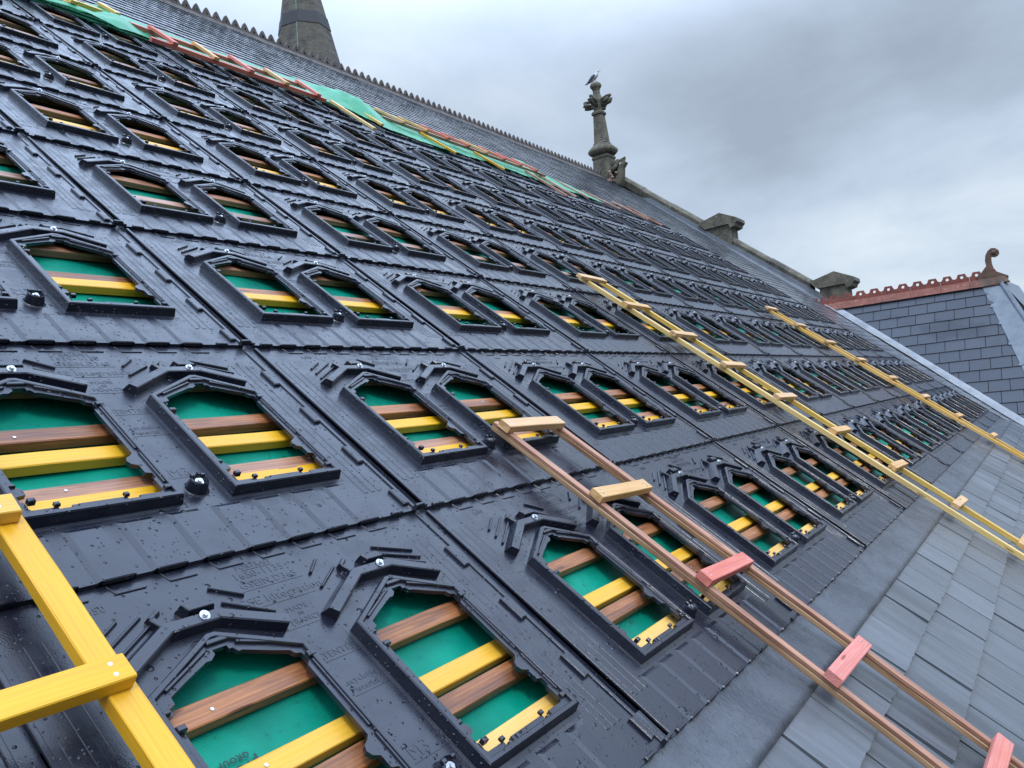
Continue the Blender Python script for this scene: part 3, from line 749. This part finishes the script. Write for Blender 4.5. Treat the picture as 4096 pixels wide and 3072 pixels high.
plank('red brown board on slates, second from the gable', (14.48, 8.95, .02), (14.66, 8.0, .055), RAIL, .07)
plank('red brown board nearest to the gable coping', (15.36, 9.0, .02), (15.25, 7.9, .055), RAIL, .07)

# green sheeting along the top of the trays
def lerp_tab(tab, x):
    for (a, ya), (b_, yb) in zip(tab, tab[1:]):
        if a <= x <= b_: return ya + (yb - ya) * (x - a) / (b_ - a)
    return tab[0][1] if x < tab[0][0] else tab[-1][1]
LO = [(-1, 8.75), (1.9, 8.76), (2.3, 8.72), (2.6, 8.62), (3.0, 8.82), (3.6, 8.86), (5.4, 8.74), (6.1, 8.72), (6.3, 8.3), (7, 8.22), (8, 8.26), (9, 8.45), (10, 8.36), (12.3, 8.34), (13.1, 8.32)]
HI = [(-1, 9.3), (1.9, 9.5), (2.5, 9.62), (3.0, 9.9), (3.5, 9.86), (3.9, 9.76), (5.4, 9.82), (6.0, 9.96), (6.7, 10.2), (7.1, 9.62), (7.6, 9.6), (9.6, 9.72), (10.6, 9.5), (11.4, 9.75), (12, 9.6), (12.5, 9.1), (13.1, 8.5)]
bm = bmesh.new()
nx, ny = 330, 30
vsn = []
for i in range(nx + 1):
    x = -1 + 14.1 * i / nx; lo, hi = lerp_tab(LO, x), lerp_tab(HI, x)
    lo += .05 * noise.noise(Vector((x * 2.3, 0, 9))); hi += .07 * noise.noise(Vector((x * 2.9, 5, 9))); rowv = []
    for j in range(ny + 1):
        t_ = j / ny; y = lo + (hi - lo) * t_
        z = .05 + .016 * noise.noise(Vector((x * 2.2, y * 3.5, 2))) + .007 * noise.noise(Vector((x * 8, y * 11, 6)))
        z += .16 * math.exp(-((x - 6.35) / .42) ** 2) * math.sin(PI * min(1, t_ * 1.05)) ** 1.3 * (1 + .5 * noise.noise(Vector((x * 5, y * 3, 1))))
        z += .10 * math.exp(-((x - 2.75) / .25) ** 2) * math.sin(PI * t_) + .06 * math.exp(-((x - 11.6) / .3) ** 2) * t_ + .055 * math.exp(-((x - 2.2) / .55) ** 2) * math.exp(-((t_ - .12) / .2) ** 2)
        rowv.append(bm.verts.new((x, y, max(.042, z) if y < 9.03 else max(.022, z - .028))))
    vsn.append(rowv)
for i in range(nx):
    for j in range(ny): bm.faces.new((vsn[i][j], vsn[i + 1][j], vsn[i + 1][j + 1], vsn[i][j + 1]))
nt_ = mesh_obj('green_sheeting', bm, NET, smooth=True); nt_.data.transform(Matrix.Translation((-6, -9, 0))); on_roof(nt_, 6, 9, 0)
tag(nt_, 'crumpled pale green plastic sheeting along the top edge of the trays under ladders', 'sheeting')

# ------------------------------------------------------------------ valley and slated side roof
A = Vector((19.9, 4.75, 0)); B = Vector((17.6, 0, 0))
NA = OUT.cross(B - A).normalized(); DE = NA.cross(OUT).normalized()
if DE.dot(UPV) > 0: DE = -DE
if NA.dot(Vector((-1, 0, 0))) < 0: NA = -NA
def ap(s, t, h=0): return A + OUT * s + DE * t + NA * h             # s along the side ridge, t down its slope
side = root('side_roof', A.x, A.y, 0, 'steep blue grey slated side roof with red ridge tiles beyond the valley', 'side roof')
def apart(name, bm, m, parent=side, smooth=False):
    o = mesh_obj(name, bm, m, parent, smooth=smooth); o.data.transform(Matrix.Translation(-A)); return o
def hipL(t): return 3.47 + (t - .08) * .252
def arris(t): return 3.86 + t * .33
def valley_s(t): return t * 1.0 - .05
bm = bmesh.new(); lay = bm.loops.layers.color.new('tint')
rn = random.Random(11); t0 = .08; c = 0; tops = [.08, .4]
while tops[-1] < 12: tops.append(tops[-1] + .312)
for c in range(len(tops) - 1):
    a, b_ = tops[c], tops[c + 1]; s = -.35 + (.205 if c % 2 else 0) - rn.random() * .05
    lim = hipL(b_) + .06
    while s < lim:
        wd = .41 * rn.uniform(.97, 1.03); s0, s1 = s + .006, min(s + wd - .006, lim); s += wd
        if s1 - s0 < .03 or s1 < valley_s(a) - .5: continue
        dz = rn.uniform(0, .003)
        q = [ap(s0, a - .01, .001), ap(s1, a - .01, .001), ap(s1, b_ - .008 + rn.uniform(-.003, .003), .018 + dz), ap(s0, b_ - .008 + rn.uniform(-.003, .003), .018 + dz)]
        lo_ = [ap(s0, b_ - .006, -.004), ap(s1, b_ - .006, -.004)]
        vq = [bm.verts.new(p) for p in q]; vl = [bm.verts.new(p) for p in lo_]
        tn = rn.random()
        for f in (bm.faces.new(vq[::-1]), bm.faces.new((vq[2], vq[3], vl[0], vl[1]))):
            for l in f.loops: l[lay] = (tn, tn, tn, 1)
apart('slates', bm, SLA)
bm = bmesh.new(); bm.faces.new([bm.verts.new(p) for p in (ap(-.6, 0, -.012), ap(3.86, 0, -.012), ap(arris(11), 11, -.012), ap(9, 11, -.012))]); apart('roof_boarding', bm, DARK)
# hip leads: left wing, rolled arris, end face
bm = bmesh.new()
HR = ONE - OUT * 0      # away from the camera
ER = (Vector((.60, 0, 0)) - UPV * .55 + OUT * .12).normalized()
rows = []
for i in range(41):
    t = i * .2; j = .004 * math.sin(i * 1.7); st = .010 if (i // 6) % 2 else .0
    ar = ap(arris(t), t, .02)
    # the wing lies on the slates, the roll stands proud, the end face falls away behind
    e0 = ap(hipL(t), t, .016 + st + j)
    e1 = ap(arris(t) - .09, t, .028 + st); e2 = ap(arris(t) - .05, t, .07 + st); e3 = ar + NA * (.065 + st) + OUT * .01
    e4 = ar + OUT * .05 + ONE * .06; e5 = e4 + (ONE * .85 - UPV * .12 + OUT * .25) * .25; e6 = e4 + (ONE * .85 - UPV * .12 + OUT * .25) * 1.1
    rows.append([bm.verts.new(p) for p in (e0, e1, e2, e3, e4, e5, e6)])
for a, b_ in zip(rows, rows[1:]):
    for j in range(6): bm.faces.new((a[j], a[j + 1], b_[j + 1], b_[j]))
apart('hip_lead', bm, LEAD)
for t in (.79, 1.33, 1.95, 2.55):
    bm = bmesh.new(); c = ap(hipL(t), t, .016)
    vsb = [bm.verts.new(c + OUT * x + DE * y + NA * z) for z in (0, .014) for x, y in ((-.035, -.02), (.02, -.03), (.03, .025), (-.03, .03))]
    for q in ((4, 5, 6, 7), (0, 1, 5, 4), (1, 2, 6, 5), (2, 3, 7, 6), (3, 0, 4, 7)): bm.faces.new([vsb[k] for k in q])
    apart('lead_clip', bm, LEAD)
# red ridge tiles with pierced crest
def red_tile(s0, L):
    bm = bmesh.new()
    def q(s, o, h): return A + OUT * s + ONE * o + UPV * h
    sec = [(-.155, -.10), (-.04, .07), (0, .09), (.04, .07), (.155, -.10)]
    X = [bm.verts.new(q(s0 + .003, o, h)) for o, h in sec]; Y = [bm.verts.new(q(s0 + L - .003, o, h)) for o, h in sec]
    for i in range(4): bm.faces.new((X[i], X[i + 1], Y[i + 1], Y[i]))
    bm.faces.new(X); bm.faces.new(Y[::-1])
    tile_low = bm; crest = bmesh.new()
    pts = [(s0 + .004, .06), (s0 + L - .004, .06), (s0 + L - .004, .185)]
    n = 2; wd = L / n
    prof = []
    for k in range(n):
        c0 = s0 + L - wd * (k + .5)
        prof += [(c0 + wd * .36, .20), (c0 + wd * .24, .285), (c0 - wd * .24, .285), (c0 - wd * .36, .20)]
        if k < n - 1: prof += [(c0 - wd * .44, .185), (c0 - wd * .56, .185)]
    outl = pts + prof + [(s0 + .004, .185)]
    holes = [[(s0 + L - wd * (k + .5) + .036 * math.cos(a * PI / 5), .205 + .036 * math.sin(a * PI / 5)) for a in range(10)] for k in range(n)]
    sides = []
    for o in (-.022, .022):
        es = []; ls = []
        for lp in [outl] + holes:
            lv = [crest.verts.new(q(s, o, h)) for s, h in lp]; ls.append(lv); es += [crest.edges.new((p, r)) for p, r in zip(lv, lv[1:] + lv[:1])]
        bmesh.ops.triangle_fill(crest, use_beauty=True, edges=es); sides.append(ls)
    for l0, l1 in zip(*sides):
        for i in range(len(l0)): crest.faces.new((l0[i], l0[(i + 1) % len(l0)], l1[(i + 1) % len(l0)], l1[i]))
    bmesh.ops.recalc_face_normals(crest, faces=crest.faces)
    t = apart('ridge_tile', tile_low, TERL)
    k = mesh_obj('crest', crest, TER, t); k.data.transform(Matrix.Translation(-A))
s = -.42
for L in (.42, .64, .66, .66, .66, .62, .62):
    red_tile(s, L); s += L
# scrolled end tile
bm = bmesh.new()
def q(s_, o, h): return A + OUT * s_ + ONE * o + UPV * h
neck = [(3.50, .10), (3.60, .22), (3.615, .36), (3.605, .50), (3.625, .62), (3.68, .72), (3.76, .775), (3.845, .76), (3.905, .70), (3.91, .63), (3.87, .575), (3.80, .555), (3.745, .58), (3.735, .53), (3.735, .42), (3.76, .30), (3.80, .10)]
X = [bm.verts.new(q(a, -.055, b_)) for a, b_ in neck]; Y = [bm.verts.new(q(a, .055, b_)) for a, b_ in neck]
for i in range(len(neck)): bm.faces.new((X[i], X[(i + 1) % len(neck)], Y[(i + 1) % len(neck)], Y[i]))
bm.faces.new(X); bm.faces.new(Y)
for cx_, cz_, r_ in ((3.80, .665, .055), (3.85, .69, .035), (3.83, .62, .03)):
    bmesh.ops.create_icosphere(bm, subdivisions=2, radius=r_, matrix=Matrix.Translation(q(cx_, -.05, cz_)))
base = [(3.42, .18), (3.50, .24), (3.60, .36), (3.72, .36), (3.76, .25), (3.88, .17), (4.03, .08), (4.03, .02), (3.42, .02)]
X = [bm.verts.new(q(a, -.05, b_)) for a, b_ in base]; Y = [bm.verts.new(q(a, .05, b_)) for a, b_ in base]
for i in range(len(base)): bm.faces.new((X[i], X[(i + 1) % 9], Y[(i + 1) % 9], Y[i]))
bm.faces.new(X); bm.faces.new(Y)
sk = [(3.42, -.10), (4.05, -.06), (3.95, .10), (3.42, .09)]
X = [bm.verts.new(q(a, -.15 if b_ < 0 else -.05, b_)) for a, b_ in sk]; Y = [bm.verts.new(q(a, .15 if b_ < 0 else .05, b_)) for a, b_ in sk]
for i in range(4): bm.faces.new((X[i], X[(i + 1) % 4], Y[(i + 1) % 4], Y[i]))
bm.faces.new(X); bm.faces.new(Y)
bmesh.ops.recalc_face_normals(bm, faces=bm.faces)
RUST = make_stone('lichened_clay', (.11, .065, .045), (.19, .10, .065), (.24, .17, .07), (.06, .05, .042))
apart('scroll_finial', bm, RUST, smooth=False)
# valley lead
bm = bmesh.new(); rows = []
for i in range(31):
    t = i * .35; p = A + (B - A) * (t / 4.75 * 1.0)
    st = .008 if (i // 5) % 2 else 0
    vd = (B - A).normalized(); lft = Vector((0, 0, 1)).cross(vd); lft = lft if lft.x < 0 else -lft
    up = (DE * -1 + OUT * 0)
    rows.append([bm.verts.new(x) for x in (p + lft * .24 + Vector((0, 0, .020 + st)), p + lft * .10 + Vector((0, 0, .030 + st)), p + lft * .02 + Vector((0, 0, .035 + st)), p + OUT * .0 + NA * .035 - DE * .02 + OUT * .10, p + OUT * .20 + NA * .024)])
for a, b_ in zip(rows, rows[1:]):
    for j in range(4): bm.faces.new((a[j], b_[j], b_[j + 1], a[j + 1]))
apart('valley_lead', bm, VLEAD)
# other slope and end of the side roof
bm = bmesh.new()
def ap2(s, t): 
    p = ap(s, t); d = p - A; return A + d - ONE * (2 * d.x)
for q4 in ([ap2(-.3, 0), ap2(3.86, 0), ap2(arris(9), 9), ap2(-.3, 9)], [ap(3.86, 0), ap(arris(9), 9), ap2(arris(9), 9)]):
    bm.faces.new([bm.verts.new(p) for p in q4])
apart('far_slopes', bm, SLA)

# ------------------------------------------------------------------ spire beyond the ridge
SP = RT @ Vector((25.78, 34.89, -1.46))
spire = wroot('spire', (SP.x, SP.y, SP.z - 7), 'tall octagonal stone spire rising behind the ridge, cut off by the frame', 'spire')
def oct_ring(h, extra=0.0, top=13.9, k=.178):
    r = (top - h) * k / math.cos(PI / 8) + extra
    return [(r * math.cos(PI / 8 + a * PI / 4 + .25), r * math.sin(PI / 8 + a * PI / 4 + .25), h) for a in range(8)]
def loft(bm, rings, caps=True):
    R = [[bm.verts.new(p) for p in r] for r in rings]; n = len(R[0])
    for a, b_ in zip(R, R[1:]):
        for k in range(n): bm.faces.new((a[k], a[(k + 1) % n], b_[(k + 1) % n], b_[k]))
    if caps: bm.faces.new(R[0][::-1]); bm.faces.new(R[-1])
bm = bmesh.new()
hs = []; h = -1.0
while h < 13.5: hs.append(h); h += .42
rings = []
for h in hs: rings += [oct_ring(h, .0), oct_ring(h + .40, 0), oct_ring(h + .405, -.006), oct_ring(h + .415, -.006)]
loft(bm, rings); mesh_obj('shaft', bm, SPI, spire)
bm = bmesh.new(); loft(bm, [oct_ring(7.2, .012), oct_ring(7.2, .03), oct_ring(7.85, .03), oct_ring(7.85, .012)]); mesh_obj('lead_band', bm, BAND, spire)
bm = bmesh.new()
ang = PI + .55
for h in range(0, 27):
    pass
pts = []
for h in (-1, 3, 6, 9, 13): 
    r = (13.9 - h) * .178 + .06; pts.append((r * math.cos(ang), r * math.sin(ang), h))
tube(bm, pts, [.02] * 5, 6); mesh_obj('lightning_conductor', bm, COP, spire)
bm = bmesh.new(); box(bm, -2.9, 2.9, -2.9, 2.9, -(SP.z - 7), -1.0); mesh_obj('tower', bm, WALLM, spire)

# ------------------------------------------------------------------ carved stone finial on the gable apex
FP = RT @ Vector((21.05, 13.2, 0.10)); 
fin = wroot('stone_finial', FP, 'dark carved stone finial with crockets standing on the gable apex', 'stone finial')
def sq(h, a, ch=.12, b=None):
    b = b or a; c = a * ch * 2
    return [(a - c, -b, h), (a, -b + c, h), (a, b - c, h), (a - c, b, h), (-a + c, b, h), (-a, b - c, h), (-a, -b + c, h), (-a + c, -b, h)]
bm = bmesh.new()
loft(bm, [sq(-.55, .31), sq(0.0, .31), sq(.48, .285), sq(.50, .31), sq(.56, .31), sq(.60, .27), sq(.68, .25)]); mesh_obj('pedestal', bm, STN, fin)
bm = bmesh.new()
loft(bm, [sq(.60, .22, .22), sq(.62, .32, .22), sq(.66, .38, .22), sq(.73, .42, .22), sq(.80, .415, .22), sq(.89, .34, .22), sq(.97, .25, .2), sq(.99, .21, .2)]); mesh_obj('bulbous_moulding', bm, STN, fin)
bm = bmesh.new()
loft(bm, [sq(.97, .23), sq(1.0, .235), sq(1.04, .205), sq(1.5, .175), sq(1.93, .150), sq(1.95, .19), sq(2.0, .195), sq(2.05, .165), sq(2.07, .13)]); mesh_obj('tapering_shaft', bm, STN, fin)
bm = bmesh.new()
loft(bm, [sq(2.05, .125, .2), sq(2.25, .145, .2), sq(2.40, .16, .2), sq(2.50, .135, .2), sq(2.62, .105, .2), sq(2.74, .10, .25), sq(2.80, .12, .25), sq(2.86, .165, .28), sq(2.92, .172, .28), sq(2.98, .145, .28), sq(3.02, .09, .28)]); mesh_obj('head', bm, STN, fin)
def crocket(dx, dy, z, s=1.0):
    bm = bmesh.new(); d = Vector((dx, dy, 0)).normalized()
    sd_ = d.cross(Vector((0, 0, 1)))
    def k_(r, h, s=0.0): return d * r + sd_ * s + Vector((0, 0, z + h))
    tube(bm, [k_(.08, -.14), k_(.20, -.13), k_(.33, -.125), k_(.43, -.10), k_(.475, -.04), k_(.44, .02)], [.085, .085, .08, .08, .065, .04], 9)
    tube(bm, [k_(.10, .0), k_(.22, .05), k_(.34, .07), k_(.45, .075), k_(.49, .05)], [.06, .05, .05, .045, .035], 8)
    for s_ in (-1, 1): tube(bm, [k_(.2, -.10, .05 * s_), k_(.36, -.06, .09 * s_), k_(.43, .0, .09 * s_)], [.05, .06, .045], 7)
    for v in bm.verts: v.co += Vector(noise.noise_vector(v.co * 9)) * .018
    mesh_obj('crocket', bm, STN, fin, smooth=True)
for dx, dy in ((1, 0), (-1, 0), (0, 1), (0, -1)): crocket(dx, dy, 2.40)
# curled stop where the coping meets the pedestal, on the downhill side
bm = bmesh.new()
P = [(0, -.20, -.40), (0, -.46, -.36), (0, -.52, -.10), (0, -.60, .10), (0, -.70, .22), (0, -.68, .32), (0, -.57, .30)]
tube(bm, P, [.22, .19, .14, .12, .12, .10, .07], 10)
tube(bm, [(0, -.32, .10), (0, -.42, .26), (0, -.52, .36)], [.10, .09, .07], 8); tube(bm, [(.08, -.30, .0), (.1, -.42, .15), (.1, -.48, .24)], [.08, .07, .05], 8); tube(bm, [(-.12, -.32, .0), (-.13, -.42, .12), (-.12, -.48, .2)], [.08, .07, .05], 8)
for v in bm.verts: v.co += Vector(noise.noise_vector(v.co * 6)) * .03
mesh_obj('leaf_stop', bm, STN, fin, smooth=True)
bm = bmesh.new(); 
for i in range(40):
    r1 = random.random(); a = Vector((random.uniform(-.42, .1), random.uniform(-.5, .45), random.uniform(-.4, -.05)))
    bmesh.ops.create_icosphere(bm, subdivisions=1, radius=random.uniform(.03, .08), matrix=Matrix.Translation(a))
mesh_obj('mortar_rubble', bm, LICH, fin)

# ------------------------------------------------------------------ gull on top of the finial
gull = wroot('gull', (FP.x, FP.y, FP.z + 3.015), 'white headed gull with slate grey wings standing on the finial', 'gull')
gull.rotation_euler = (0, 0, -PI / 2)        # local x = beak direction, level and away from the ridge
def skin(pts, n=14):
    bm = bmesh.new(); rings = []
    P = [Vector((p[0], 0, p[1])) for p in pts]
    for i, p in enumerate(P):
        d = (P[min(i + 1, len(P) - 1)] - P[max(i - 1, 0)]).normalized(); nrm = Vector((-d.z, 0, d.x))
        ry, rz = pts[i][2], pts[i][3]
        rings.append([p + Vector((0, 1, 0)) * ry * math.cos(2 * PI * k / n) + nrm * rz * math.sin(2 * PI * k / n) for k in range(n)])
    loft(bm, rings); bmesh.ops.recalc_face_normals(bm, faces=bm.faces); return bm
body = mesh_obj('body', skin([(-.25, .085, .025, .006), (-.20, .10, .04, .018), (-.14, .125, .062, .045), (-.06, .16, .080, .068), (.02, .195, .082, .072), (.075, .235, .066, .06), (.10, .275, .046, .044), (.108, .305, .038, .037), (.125, .330, .039, .037), (.15, .340, .034, .030), (.172, .336, .018, .016), (.18, .334, .008, .007)]), WHT, gull, smooth=True)
for s_ in (-1, 1):
    bm = skin([(.055, .225, .010, .02), (.02, .215, .018, .045), (-.06, .17, .020, .058), (-.14, .125, .018, .042), (-.22, .085, .014, .025), (-.30, .052, .010, .014), (-.37, .035, .005, .006)], 10)
    for v in bm.verts: v.co.y += s_ * (.072 if v.co.x > -.1 else .072 + (v.co.x + .1) * .22)
    mesh_obj('wing', bm, GRY, body, smooth=True)
    bm = bmesh.new(); tube(bm, [(-.01 + .02 * s_, .03 * s_, .125), (-.012 + .02 * s_, .03 * s_, .06), (-.005 + .02 * s_, .03 * s_, .004)], [.012, .006, .006], 8)
    for a in (-.5, 0, .5): tube(bm, [(-.005 + .02 * s_, .03 * s_, .006), (.04 + .02 * s_, .03 * s_ + .05 * math.sin(a), .003)], [.005, .003], 5)
    mesh_obj('leg', bm, LEG, body)
    bm = bmesh.new(); bmesh.ops.create_icosphere(bm, subdivisions=2, radius=.0055, matrix=Matrix.Translation((.148, .031 * s_, .345))); mesh_obj('eye', bm, EYE, body)
bm = skin([(.168, .336, .012, .011), (.20, .332, .009, .0095), (.225, .328, .006, .008), (.238, .320, .002, .003)], 8); mesh_obj('bill', bm, BILL, body, smooth=True)
